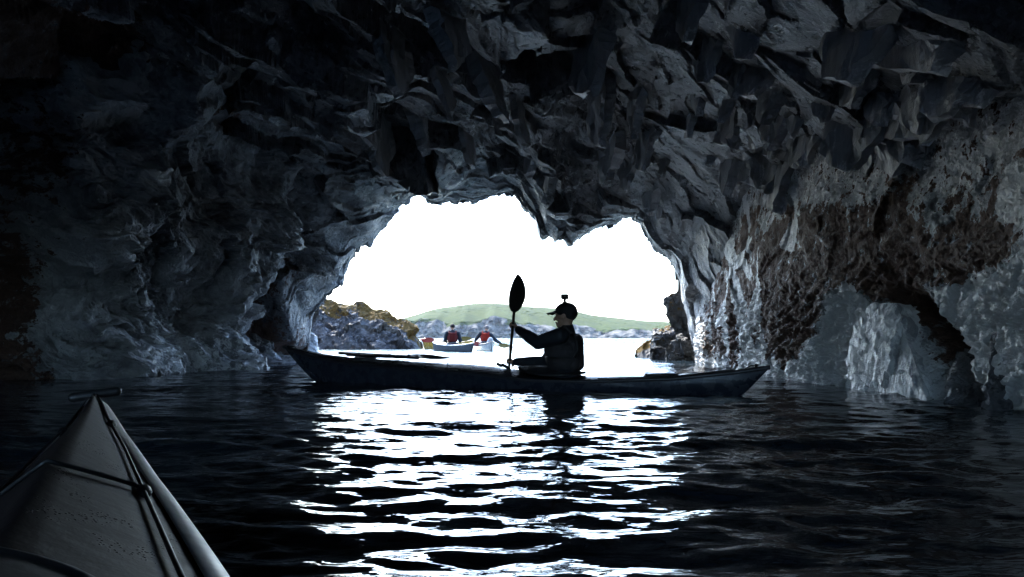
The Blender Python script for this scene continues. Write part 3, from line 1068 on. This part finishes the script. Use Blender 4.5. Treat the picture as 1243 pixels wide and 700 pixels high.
# --- photographer's kayak
bow = at(118, 487, 2.27)
bow_xy = Vector((bow.x, bow.y))
head_dir = Vector((-.448, .894))
L0 = 5.2
ctr = bow_xy - head_dir.normalized() * (L0 / 2) + Vector((head_dir.y, -head_dir.x)).normalized() * .04
mine = Kayak(L0, .49, [(-1, .3), (-.5, .2), (0, .2), (.35, .205), (.6, .225), (.8, .262), (.93, .305), (1, bow.z - .005)],
             [(-1, .01), (-.4, .03), (0, .06), (.3, .11), (.6, .105), (.9, .05), (1, .008)], 'sea_kayak', (ctr.x, ctr.y, 0),
             math.atan2(head_dir.y, head_dir.x), (M_MYHULL, M_MYDECK, M_SEAM, M_BLACK),
             'dark kayak bow with pale seam strip poking in at the lower left of the photo', (-.05, .84, .42), peak=1.02, roll=R(-7), taper=1.4)
mine.hatch(.66, .15, .112, M_HATCH, .15, .35)
mine.toggle(1)
for side in (-1, 1):
    mine.line([(2.42, side * .012), (2.05, side * .05), (1.7, side * .085), (1.3, side * .115), (.75, side * .155), (.3, side * .19)], .0032)
    for x, y in ((2.05, .05), (1.3, .115), (.75, .155)):
        mine.fitting(x, side * y)
mine.line([(1.32, -.115), (1.24, 0), (1.32, .115)], .0035, 'bungee_cord')
mine.spray(M_NEO)

# --- the silhouetted kayak across the mouth
B, S = Vector((-2.69, 8.72, 0)), Vector((2.26, 6.5, 0))
ax = (B - S).normalized()
Lm = (B - S).length
mid = (B + S) / 2
main = Kayak(Lm, .56, [(-1, .25), (-.9, .205), (-.7, .14), (-.4, .10), (-.2, .10), (0, .15), (.3, .18), (.6, .225), (.8, .285), (.93, .35), (1, .40)],
             [(-1, .006), (-.8, .02), (-.4, .035), (-.25, .04), (-.1, .06), (.1, .075), (.5, .06), (.9, .025), (1, .006)], 'sea_kayak', mid,
             math.atan2(ax.y, ax.x), (M_DKHULL, M_DKDECK, M_DKSEAM, M_BLACK),
             'long dark sea kayak broadside across the cave mouth with its paddler in silhouette', (-.66, .68, .41), rake=(.77, 1.25))
CXm = -.83
main.hatch(1.55, .13, .12, M_HATCH)
main.hatch(-1.75, .16, .13, M_HATCH)
main.toggle(1)
main.toggle(-1)
for side in (-1, 1):
    main.line([(2.5, side * .03), (1.9, side * .11), (1.2, side * .18), (.4, side * .22), (-.2, side * .23)], .005)
    main.line([(-1.2, side * .2), (-1.8, side * .14), (-2.4, side * .05)], .005)
    for x, y in ((1.9, .11), (1.2, .18), (.4, .22), (-1.8, .14)):
        main.fitting(x, side * y)
main.line([(1.2, -.18), (1.05, 0), (1.2, .18)], .005, 'bungee_cord')
main.line([(.4, -.22), (.5, 0), (.4, .22)], .005, 'bungee_cord')
# small raised fittings near the cockpit
for x, y, sx in ((-.05, -.1, .07), (-.19, .05, .1)):
    bm = bmesh.new()
    box(bm, (x, y, main.deck_at(x, y) + .022), (sx, .035, .03), 0, -24, 10, .006)
    main.part('deck_clip', bm_mesh(bm, 'deck_clip'), M_BLACK)
main.spray(M_NEO)


# spare paddle lashed to the fore deck, in two halves
def blade_mesh(Lb, wb):
    """spoon blade along +x, flat in x-z, face along y"""
    nu, nv = 25, 9
    V = []
    for side in (1, -1):
        for i in range(nu):
            t = i / (nu - 1)
            w = wb / 2 * (math.sin(math.pi * min(1, t * .98 + .02) ** .85)) ** .62 if 0 < t < 1 else .004
            w = max(w, .010)
            for j in range(nv):
                q = -1 + 2 * j / (nv - 1)
                y = .035 * (t - .5) ** 2 * 2 + .02 * q * q * math.sin(math.pi * t) + side * (.0035 + .007 * (1 - abs(q)) * (1 - t))
                V.append((t * Lb, y, q * w + .012 * math.sin(math.pi * t) * (1 if wb > .1 else 0)))
    V = np.array(V)
    bm = bmesh.new()
    vs = [bm.verts.new(v) for v in V]
    n = nu * nv
    for i in range(nu - 1):
        for j in range(nv - 1):
            a = i * nv + j
            bm.faces.new((vs[a], vs[a + nv], vs[a + nv + 1], vs[a + 1]))
            bm.faces.new((vs[n + a], vs[n + a + 1], vs[n + a + nv + 1], vs[n + a + nv]))
        for a, b in ((i * nv, (i + 1) * nv), ((i + 1) * nv + nv - 1, i * nv + nv - 1)):
            bm.faces.new((vs[a], vs[n + a], vs[n + b], vs[b]))
    for i in (0, nu - 1):
        for j in range(nv - 1):
            a = i * nv + j
            try:
                bm.faces.new((vs[a], vs[a + 1], vs[n + a + 1], vs[n + a]))
            except ValueError:
                pass
    return bm_mesh(bm, 'blade')


def paddle(top, bot, face, mats, label, name='paddle', blade=(.46, .165), bends=False, group=None, ends=(True, True)):
    """top, bot world points; face: world vector the blades look along"""
    top, bot = Vector(top), Vector(bot)
    c = (top + bot) / 2
    root = empty(name, c)
    tag(root, label, 'paddle', group)
    d = (top - bot).normalized()
    half = (top - bot).length / 2
    bm = bmesh.new()
    e0 = -half + (blade[0] * .93 if ends[1] else 0)
    e1 = half - (blade[0] * .93 if ends[0] else 0)
    tube(bm, [d * (e0 + (e1 - e0) * t / 12) for t in range(13)], .0155, 14)
    tube(bm, [d * -.02, d * .02], .0185, 14)
    link('shaft', bm_mesh(bm, 'shaft'), mats[0], root)
    fv = Vector(face).normalized()
    for sgn, m, use in ((1, mats[1], ends[0]), (-1, mats[2], ends[1])):
        if not use:
            continue
        xd = d * sgn
        yd = (fv - xd * fv.dot(xd)).normalized()
        zd = xd.cross(yd)
        o = link('blade', blade_mesh(*blade), m, root)
        M = Matrix((xd, yd, zd)).transposed().to_4x4()
        o.matrix_local = Matrix.Translation(xd * (half - blade[0])) @ M
    return root


def kpt(k, x, y, z=None):
    h = k.root.rotation_euler.z
    c, s = math.cos(h), math.sin(h)
    zz = k.deck_at(x, y) if z is None else z
    return k.root.location + Vector((c * x - s * y, s * x + c * y, zz))


M_PADDLE = simple('black_paddle', (.02, .018, .017), .4)
M_WOOD = simple('brown_shaft', (.05, .03, .018), .4)
for y, x0, x1, lab in ((.09, .42, 1.75, 'spare paddle half lashed along the near side of the foredeck of the silhouetted kayak'), (-.08, .62, 1.95, 'spare paddle half lashed along the far side of the foredeck of the silhouetted kayak')):
    paddle(kpt(main, x1, y * .7) + Vector((0, 0, .035)), kpt(main, x0, y) + Vector((0, 0, .05)), (0.05, -.25, 1), (M_PADDLE, M_PADDLE, M_PADDLE), lab, blade=(.42, .10), ends=(False, True))

# ------------------------------------------------------------------ people
M_SKIN = simple('skin', (.42, .25, .18), .5, noise=.06)
M_JACKET = simple('dark_paddling_jacket', (.014, .017, .025), .7, bump=.3, scale=25)
M_VEST = simple('dark_buoyancy_vest', (.03, .026, .03), .75, bump=.3, scale=25)
M_CAP = simple('black_cap', (.012, .012, .014), .8, bump=.2, scale=50)
M_CAMB = simple('camera_body', (.03, .03, .033), .4)
M_LENS = simple('camera_lens', (.01, .01, .012), .08, noise=.02)
M_MAROON = simple('maroon_vest', (.075, .012, .012), .75, bump=.2)
M_REDV = simple('red_vest', (.2, .018, .012), .75, bump=.2)
def matte(m):
    m.node_tree.nodes['Principled BSDF'].inputs['Specular IOR Level'].default_value = .1


M_BLUEJ = simple('slate_blue_jacket', (.02, .027, .04), .75)
M_GREYCAP = simple('grey_helmet', (.12, .115, .12), .6)
M_DARKCAP = simple('dark_hat', (.022, .018, .02), .8)
for _m in (M_MAROON, M_REDV, M_BLUEJ, M_GREYCAP, M_DARKCAP):
    matte(_m)


def v3(p):
    return Vector(p)


def hand(bm, wrist, grip, axis, r=.02):
    """palm and five fingers closed round a shaft through `grip` along `axis`"""
    wrist, grip, axis = v3(wrist), v3(grip), v3(axis).normalized()
    to = (wrist - grip)
    to = (to - axis * to.dot(axis)).normalized()      # from shaft to the wrist side
    side = axis.cross(to).normalized()
    pc = grip + to * (r + .020) + side * .006
    for q in (-.03, -.01, .01, .03):
        capsule(bm, wrist + axis * q * .55 + to * .0, pc + axis * q, .016, .014, 10)
    for i, (q, ln) in enumerate(((-.031, .82), (-.0105, .95), (.0105, 1.0), (.031, .92))):
        rr = r + .0095
        prev = pc + axis * q
        for a in (35, 85, 135, 185, 225):
            a = a * ln
            p = grip + axis * q + (to * math.cos(R(a)) + side * math.sin(R(a))) * rr
            capsule(bm, prev, p, .0092, .0086, 10)
            prev = p
    prev = wrist * .35 + pc * .65 + axis * .035
    for a, up in ((-35, .046), (-85, .036), (-125, .022)):
        p = grip + axis * up + (to * math.cos(R(a)) + side * math.sin(R(a))) * (r + .011)
        capsule(bm, prev, p, .0125 if a == -35 else .0105, .0105, 10)
        prev = p


def person(name, loc, heading, J, mats, label, voxel=.007, twist=0, grips=(), cap=None, vest=True, fine=True):
    """local frame: x = facing, y = left, z up. J: joints"""
    skin, jacket, vestm, capm = mats
    H = v3(J['head'])
    # body ---------------------------------------------------------
    bm = bmesh.new()

    def torso(bm, grow=0, top=True):
        ellipsoid(bm, v3(J['pelvis']), (.135 + grow, .165 + grow, .13 + grow))
        ellipsoid(bm, v3(J['waist']), (.11 + grow, .145 + grow, .16 + grow))
        ellipsoid(bm, v3(J['chest']), (.122 + grow, .172 + grow, .19 + grow))
        capsule(bm, v3(J['shl']) * .92 + v3(J['neck']) * .08, v3(J['shr']) * .92 + v3(J['neck']) * .08, .068 + grow, .068 + grow)
        for sh in ('shl', 'shr'):
            capsule(bm, v3(J['neck']) + Vector((-.01, 0, -.01)), v3(J[sh]), .052 + grow, .056 + grow)

    def arms(bm, grow=0, hands=True):
        for a in 'lr':
            sh, el, wr = v3(J['sh' + a]), v3(J['el' + a]), v3(J['wr' + a])
            capsule(bm, sh, el, .056 + grow, .044 + grow)
            capsule(bm, el, el * .45 + wr * .55, .045 + grow, .038 + grow)
            capsule(bm, el * .45 + wr * .55, wr, .038 + grow, .028 + grow)

    torso(bm)
    arms(bm)
    capsule(bm, v3(J['neck']) + Vector((-.005, 0, -.03)), H + Vector((-.02, 0, -.07)), .056, .054)
    # legs under the deck
    for s in (1, -1):
        hip = v3(J['pelvis']) + Vector((.05, s * .085, -.02))
        kn = hip + Vector((.42, s * .03, .02))
        capsule(bm, hip, kn, .075, .055)
        capsule(bm, kn, kn + Vector((.42, -s * .05, -.06)), .052, .038)
        capsule(bm, kn + Vector((.42, -s * .05, -.06)), kn + Vector((.46, -s * .05, .03)), .036, .03)
    # head
    yaw = J.get('yaw', 0)
    Rm = Matrix.Rotation(R(yaw), 3, 'Z') @ Matrix.Rotation(R(J.get('nod', 0)), 3, 'Y')

    def hp(x, y, z):
        return H + Rm @ Vector((x, y, z))
    ellipsoid(bm, hp(-.008, 0, .018), (.098, .077, .104), 0, J.get('nod', 0), yaw)
    capsule(bm, hp(.028, 0, -.065), hp(.062, 0, -.083), .05, .033)
    capsule(bm, hp(.03, .03, -.05), hp(.06, .014, -.08), .03, .024)
    capsule(bm, hp(.03, -.03, -.05), hp(.06, -.014, -.08), .03, .024)
    if fine:
        capsule(bm, hp(.085, 0, .012), hp(.111, 0, -.028), .009, .014)     # nose
        for s in (1, -1):
            capsule(bm, hp(.106, s * .010, -.031), hp(.098, s * .015, -.03), .009, .008)
            capsule(bm, hp(.083, s * .018, .022), hp(.070, s * .052, .020), .013, .012)   # brow
            ellipsoid(bm, hp(.072, s * .032, .002), (.013, .014, .011), 0, 0, yaw, 12)    # eyes
            capsule(bm, hp(.066, s * .042, -.03), hp(.075, s * .03, -.024), .018, .016)   # cheek
            ellipsoid(bm, hp(-.008, s * .078, -.004), (.022, .009, .034), 0, -12, yaw, 14)   # ear
        capsule(bm, hp(.092, .018, -.058), hp(.092, -.018, -.058), .008, .008)           # lips
        capsule(bm, hp(.089, .015, -.068), hp(.089, -.015, -.068), .009, .009)
    for a, (g, axis) in zip('lr', grips):
        if g is not None:
            hand(bm, J['wr' + a], g, axis)
    me = fuse(bm, 'person', voxel, 3)
    body = link(name, me, skin)
    body.location = loc
    body.rotation_euler = (0, 0, heading)
    tag(body, label, 'person')
    # jacket -------------------------------------------------------
    bm = bmesh.new()
    torso(bm, .012)
    for a in 'lr':
        sh, el, wr = v3(J['sh' + a]), v3(J['el' + a]), v3(J['wr' + a])
        e = wr + (el - wr).normalized() * .025
        capsule(bm, sh, el, .082, .068)
        m = el * .5 + e * .5
        capsule(bm, el, m, .068, .060)
        capsule(bm, m, e, .060, .043)
        # folds of cloth
        rr = random.Random(hash(a) % 7 + 3)
        for t in (.25, .5, .72, .9):
            c = sh.lerp(el, t)
            ellipsoid(bm, c + Vector((rr.uniform(-.012, .012), rr.uniform(-.012, .012), -.012)), (.076, .076, .03), rr.uniform(-40, 40), rr.uniform(-40, 40), 0, 14)
            c = el.lerp(e, t)
            ellipsoid(bm, c + Vector((0, 0, -.008)), (.052 - .012 * t, .052 - .012 * t, .03), rr.uniform(-40, 40), rr.uniform(-40, 40), 0, 14)
    capsule(bm, v3(J['neck']) + Vector((-.01, 0, -.03)), v3(J['neck']) + Vector((-.003, 0, .012)), .072, .066)
    jm = fuse(bm, 'jacket', voxel, 3)
    link('jacket', jm, jacket, body)
    if vest:
        bm = bmesh.new()
        C, W = v3(J['chest']), v3(J['waist'])
        ellipsoid(bm, C + Vector((.01, 0, -.02)), (.195, .205, .175))
        ellipsoid(bm, C * .45 + W * .55 + Vector((.01, 0, 0)), (.195, .195, .185))
        box(bm, C + Vector((.115, 0, -.06)), (.09, .24, .22), 0, 0, 0, .03)
        capsule(bm, C + Vector((-.10, .07, .07)), C + Vector((-.115, .07, -.16)), .07, .065)
        capsule(bm, C + Vector((-.10, -.07, .07)), C + Vector((-.115, -.07, -.16)), .07, .065)
        capsule(bm, C + Vector((-.10, 0, .07)), C + Vector((-.115, 0, -.16)), .075, .07)
        for a in 'lr':
            s = v3(J['sh' + a]) * .62 + v3(J['neck']) * .38
            capsule(bm, s + Vector((.07, 0, -.05)), s + Vector((-.01, 0, .05)), .036, .034)
            capsule(bm, s + Vector((-.01, 0, .05)), s + Vector((-.11, 0, -.04)), .034, .036)
        link('buoyancy_vest', fuse(bm, 'buoyancy_vest', voxel, 3), vestm, body)
        if fine:
            bm = bmesh.new()
            pts = [hpz for hpz in [(C.x * .5 + W.x * .5 + .012 + .178 * math.cos(t), .193 * math.sin(t), C.z * .5 + W.z * .5 - .01) for t in np.linspace(0, 2 * math.pi, 33)]]
            tube(bm, pts, .012, 6, False)
            link('waist_strap', bm_mesh(bm, 'waist_strap'), M_BLACK, body)
            bm = bmesh.new()
            s = v3(J['shl']) * .75 + v3(J['neck']) * .25
            tube(bm, [s + Vector((-.10, 0, .0)), s + Vector((-.155, .01, -.06)), s + Vector((-.165, .01, -.15)), s + Vector((-.13, 0, -.22))], [.018, .016, .016, .018], 10)
            link('rescue_strap', bm_mesh(bm, 'rescue_strap'), M_BLACK, body)
    if cap:
        bm = bmesh.new()
        if cap == 'brim':
            ellipsoid(bm, hp(-.014, 0, .052), (.112, .092, .082), 0, J.get('nod', 0), yaw)
            ellipsoid(bm, hp(-.045, 0, .03), (.084, .087, .085), 0, J.get('nod', 0), yaw)
            for q in np.linspace(-1, 1, 11):
                y = .066 * q
                capsule(bm, hp(.075, y, .052), hp(.182 - .03 * q * q, y * .95, .036 - .016 * q * q), .0075, .006, 8)
        else:
            ellipsoid(bm, hp(-.012, 0, .045), (.112, .093, .092), 0, 0, yaw)
        cm = fuse(bm, 'cap', min(voxel, .005) if fine else voxel, 2)
        link('cap' if cap == 'brim' else 'helmet', cm, capm, body)
        if cap == 'brim':
            bm = bmesh.new()
            ellipsoid(bm, hp(-.014, 0, .132), (.011, .011, .006), 0, 0, 0, 12)
            link('cap_button', bm_mesh(bm, 'cap_button'), capm, body)
    else:
        bm = bmesh.new()
        ellipsoid(bm, hp(-.02, 0, .035), (.1, .084, .098), 0, 0, yaw)
        link('hair', fuse(bm, 'hair', .01, 2), capm, body)
    body['_hp'] = list(hp(-.005, 0, .14))
    return body


# main paddler
hd = math.atan2(ax.y, ax.x)
PO = kpt(main, CXm, 0, 0.0)
ch, sh_ = math.cos(hd), math.sin(hd)


def loc_of(W):
    d = Vector(W) - PO
    return Vector((ch * d.x + sh_ * d.y, -sh_ * d.x + ch * d.y, d.z))


GL = loc_of(at(622.5, 396, 7.5))
GR = loc_of(at(618.5, 440, 7.84))
axis_l = (GL - GR).normalized()
J = dict(pelvis=(0, 0, .08), waist=(.01, 0, .24), chest=(.03, 0, .40), neck=(.0, 0, .575), head=(.022, .0, .715),
         shl=(.0, .195, .52), shr=(.11, -.175, .51), nod=3, yaw=4)
wl = GL + Vector((-.062, .02, -.028))
wrr = GR + Vector((-.07, .028, .01))
J['wrl'], J['wrr'] = wl, wrr
J['ell'] = Vector(J['shl']).lerp(wl, .5) + Vector((-.02, .06, -.10))
J['elr'] = Vector(J['shr']).lerp(wrr, .47) + Vector((-.05, -.04, -.14))
main_p = person('person', PO, hd, J, (M_SKIN, M_JACKET, M_VEST, M_CAP),
                'paddler in silhouette wearing a peaked cap and buoyancy vest, holding a paddle upright', .0055, grips=((GL, axis_l), (GR, axis_l)), cap='brim')
pt, pb = at(622.5, 396, 7.5), at(618.5, 440, 7.84)
dirp = (pt - pb)
top = pt + dirp * ((1.115 - pt.z) / dirp.z)
bot = pb - dirp * ((pb.z + .34) / dirp.z)
paddle(top, bot, (.25, -1, -.3), (M_WOOD, M_PADDLE, M_PADDLE), 'paddle held upright by the silhouetted paddler with its dark blade against the sky', blade=(.47, .17))
# action camera on the cap
mp = Matrix.Translation(PO) @ Matrix.Rotation(hd, 4, 'Z') @ Vector(main_p['_hp'])
del main_p['_hp']
camroot = empty('action_camera', mp + Vector((0, 0, -.012)), hd)
tag(camroot, 'tiny boxy action camera mounted on top of the silhouetted paddler cap', 'camera')
bm = bmesh.new()
box(bm, (0, 0, .062), (.062, .07, .052), bevel=.005)
link('body', bm_mesh(bm, 'body'), M_CAMB, camroot)
bm = bmesh.new()
box(bm, (0, 0, .006), (.04, .04, .012), bevel=.003)
box(bm, (0, 0, .025), (.024, .02, .045), bevel=.003)
link('mount', bm_mesh(bm, 'mount'), M_BLACK, camroot)
bm = bmesh.new()
tube(bm, [(.028, -.014, .066), (.037, -.014, .066)], .012, 16)
link('lens', bm_mesh(bm, 'lens'), M_LENS, camroot)

# ------------------------------------------------------------------ two paddlers outside
flat_sheer = [(-1, .28), (-.7, .2), (-.3, .17), (0, .18), (.4, .2), (.75, .25), (1, .33)]
flat_camber = [(-1, .006), (-.5, .04), (0, .05), (.5, .06), (1, .006)]


def mini(p, heading, mats, label, keel=-.14):
    k = Kayak(4.9, .58, flat_sheer, flat_camber, 'sea_kayak', (p.x, p.y, .03), heading, mats, label, (-.1, .8, .41), keel=keel)
    k.spray(M_NEO)
    k.hatch(1.5, .14, .12, M_BLACK)
    k.hatch(-1.5, .17, .13, M_BLACK)
    return k


YA = 27.5
pa = at(548, 421, YA)
kA = mini(pa, R(113), (M_NAVY, M_WHITE, M_WHITE, M_BLACK), 'white decked kayak with dark hull under the paddler in the maroon vest')
pb_ = at(588, 418, 29.5)
kB = mini(pb_, R(99), (M_WHITE, M_WHITE, M_NAVY, M_BLACK), 'white kayak seen from behind under the paddler in the red vest')
py_ = at(541, 416, 31)
kY = mini(py_, R(121), (M_YELLOW, M_YELLOW, M_YELLOW, M_BLACK), 'yellow kayak with a red bow beyond the paddler in the maroon vest', -.22)
bm = bmesh.new()
for t in range(8):
    q = t / 7
    capsule(bm, (2.06 + .34 * q, -.0, kY.zs(.84 + .14 * q) - .03), (2.08 + .34 * q, 0, kY.zs(.85 + .14 * q) - .03), .125 - .075 * q, .12 - .075 * q, 14)
kY.root.location.z = .13
kA.root.location.z = .06
kB.root.location.z = .08
kY.part('red_bow', fuse(bm, 'red_bow', .012, 2), M_RED)


def small_person(k, loc_off, face, JJ, mats, label, cap):
    base = kpt(k, -.12, 0, .05)
    b = person('person', base, face, JJ, mats, label, .012, cap=cap, fine=False)
    if '_hp' in b:
        del b['_hp']
    return b


sc = 1.0
JA = dict(pelvis=(0, 0, .10), waist=(0, 0, .27), chest=(.0, 0, .45), neck=(.0, 0, .63), head=(.03, 0, .775), shl=(0, .2, .565), shr=(0, -.2, .56),
          ell=(.08, .27, .30), elr=(.06, -.29, .29), wrl=(.3, .22, .24), wrr=(.29, -.24, .26))
# he looks out to sea with his back to the cave
a = small_person(kA, 0, R(95), JA, (M_SKIN, M_BLUEJ, M_MAROON, M_DARKCAP), 'paddler outside the cave in a maroon vest and dark hat, back turned', 'dome')
gA = Matrix.Translation(a.location) @ Matrix.Rotation(R(95), 4, 'Z')
cA = gA @ Vector((.34, 0, .25))
paddle(at(511.5, 413.5, cA.y + .12) , at(573, 410.5, cA.y + .1), (0, -1, .25), (M_BLACK, M_RED, M_OLIVE), 'paddle with red and olive blades held across by the paddler in the maroon vest', blade=(.5, .19))
JB = dict(pelvis=(0, 0, .10), waist=(.0, -.01, .26), chest=(.02, -.03, .43), neck=(.03, -.05, .60), head=(.06, -.07, .735), shl=(0, .165, .55), shr=(0.02, -.22, .50),
          ell=(.08, .33, .36), elr=(.10, -.42, .28), wrl=(.2, .42, .22), wrr=(.2, -.66, .12), yaw=-20)
b = small_person(kB, 0, R(85), JB, (M_SKIN, M_BLUEJ, M_REDV, M_GREYCAP), 'paddler outside the cave in a red vest and grey helmet leaning to the right', 'dome')
gB = Matrix.Translation(b.location) @ Matrix.Rotation(R(85), 4, 'Z')
paddle(at(571, 417.5, gB.translation.y + .0 - .45), at(619, 419.5, gB.translation.y + .25), (0.1, -1, .3), (M_BLACK, M_RED, M_OLIVE), 'paddle with a red and an olive blade dipped by the paddler in the red vest', blade=(.5, .19))
# white dry bag strapped behind the red vested paddler
bm = bmesh.new()
capsule(bm, (-.13, 0, 0), (.13, 0, 0), .11, .1, 20)
for x in (-.09, .02, .1):
    tube(bm, [(x - .008, 0, 0), (x + .008, 0, 0)], .112, 20)
me = fuse(bm, 'dry_bag', .012, 2)
o = link('dry_bag', me, M_WHITE)
pbag = at(594, 416, gB.translation.y - .42)
o.location = pbag
o.rotation_euler = (R(10), R(-70), R(20))
tag(o, 'white dry bag standing on deck beside the paddler in the red vest', 'bag')

# ------------------------------------------------------------------ air
HAZE = True
if HAZE:
    bm = bmesh.new()
    box(bm, (0, 650, 47), (2600, 2200, 104))
    me = bm_mesh(bm, 'haze')
    m = bpy.data.materials.new('haze')
    m.use_nodes = True
    nt = m.node_tree
    nt.nodes.clear()
    out = nt.nodes.new('ShaderNodeOutputMaterial')
    pv = nt.nodes.new('ShaderNodeVolumePrincipled')
    pv.inputs['Color'].default_value = (.9, .95, 1, 1)
    pv.inputs['Density'].default_value = .000028
    pv.inputs['Anisotropy'].default_value = .3
    nt.links.new(pv.outputs[0], out.inputs['Volume'])
    o = link('haze', me, m, smooth=False)
    o['kind'] = 'stuff'

# ------------------------------------------------------------------ light
SUN_EL, SUN_AZ = R(42), R(-20)          # azimuth from +Y, positive to the right
w = bpy.data.worlds.new('World')
scene.world = w
w.use_nodes = True
nt = w.node_tree
bg = nt.nodes['Background']
sky = nt.nodes.new('ShaderNodeTexSky')
sky.sky_type = 'NISHITA'
sky.sun_disc = False
sky.sun_elevation = SUN_EL
sky.sun_rotation = SUN_AZ
sky.air_density = 1.0
sky.dust_density = 2.2
sky.ozone_density = 1.6
tint = nt.nodes.new('ShaderNodeMix')
tint.data_type = 'RGBA'
tint.blend_type = 'MULTIPLY'
tint.inputs[0].default_value = 1
tint.inputs[7].default_value = (.76, .95, 1.18, 1)
nt.links.new(sky.outputs[0], tint.inputs[6])
nt.links.new(tint.outputs[2], bg.inputs[0])
bg.inputs[1].default_value = .15
sd = bpy.data.lights.new('sun', 'SUN')
sd.energy = 2.2
sd.angle = R(.5)
sd.color = (1, .95, .86)
so = bpy.data.objects.new('sun', sd)
COL.objects.link(so)
sdir = Vector((math.sin(SUN_AZ) * math.cos(SUN_EL), math.cos(SUN_AZ) * math.cos(SUN_EL), math.sin(SUN_EL)))
so.rotation_euler = (-sdir).to_track_quat('-Z', 'Y').to_euler()
so.location = (0, 40, 60)

# ------------------------------------------------------------------ render settings
scene.render.engine = 'CYCLES'
cy = scene.cycles
cy.use_denoising = True
cy.denoiser = 'OPENIMAGEDENOISE'
cy.max_bounces = 8
cy.diffuse_bounces = 7
cy.glossy_bounces = 4
cy.volume_bounces = 1
cy.sample_clamp_indirect = 6
cy.blur_glossy = .5
cy.caustics_reflective = True
vs = scene.view_settings
vs.view_transform = 'Standard'
vs.look = 'None'
vs.gamma = 1
vs.use_curve_mapping = False
vs.exposure = 3.05
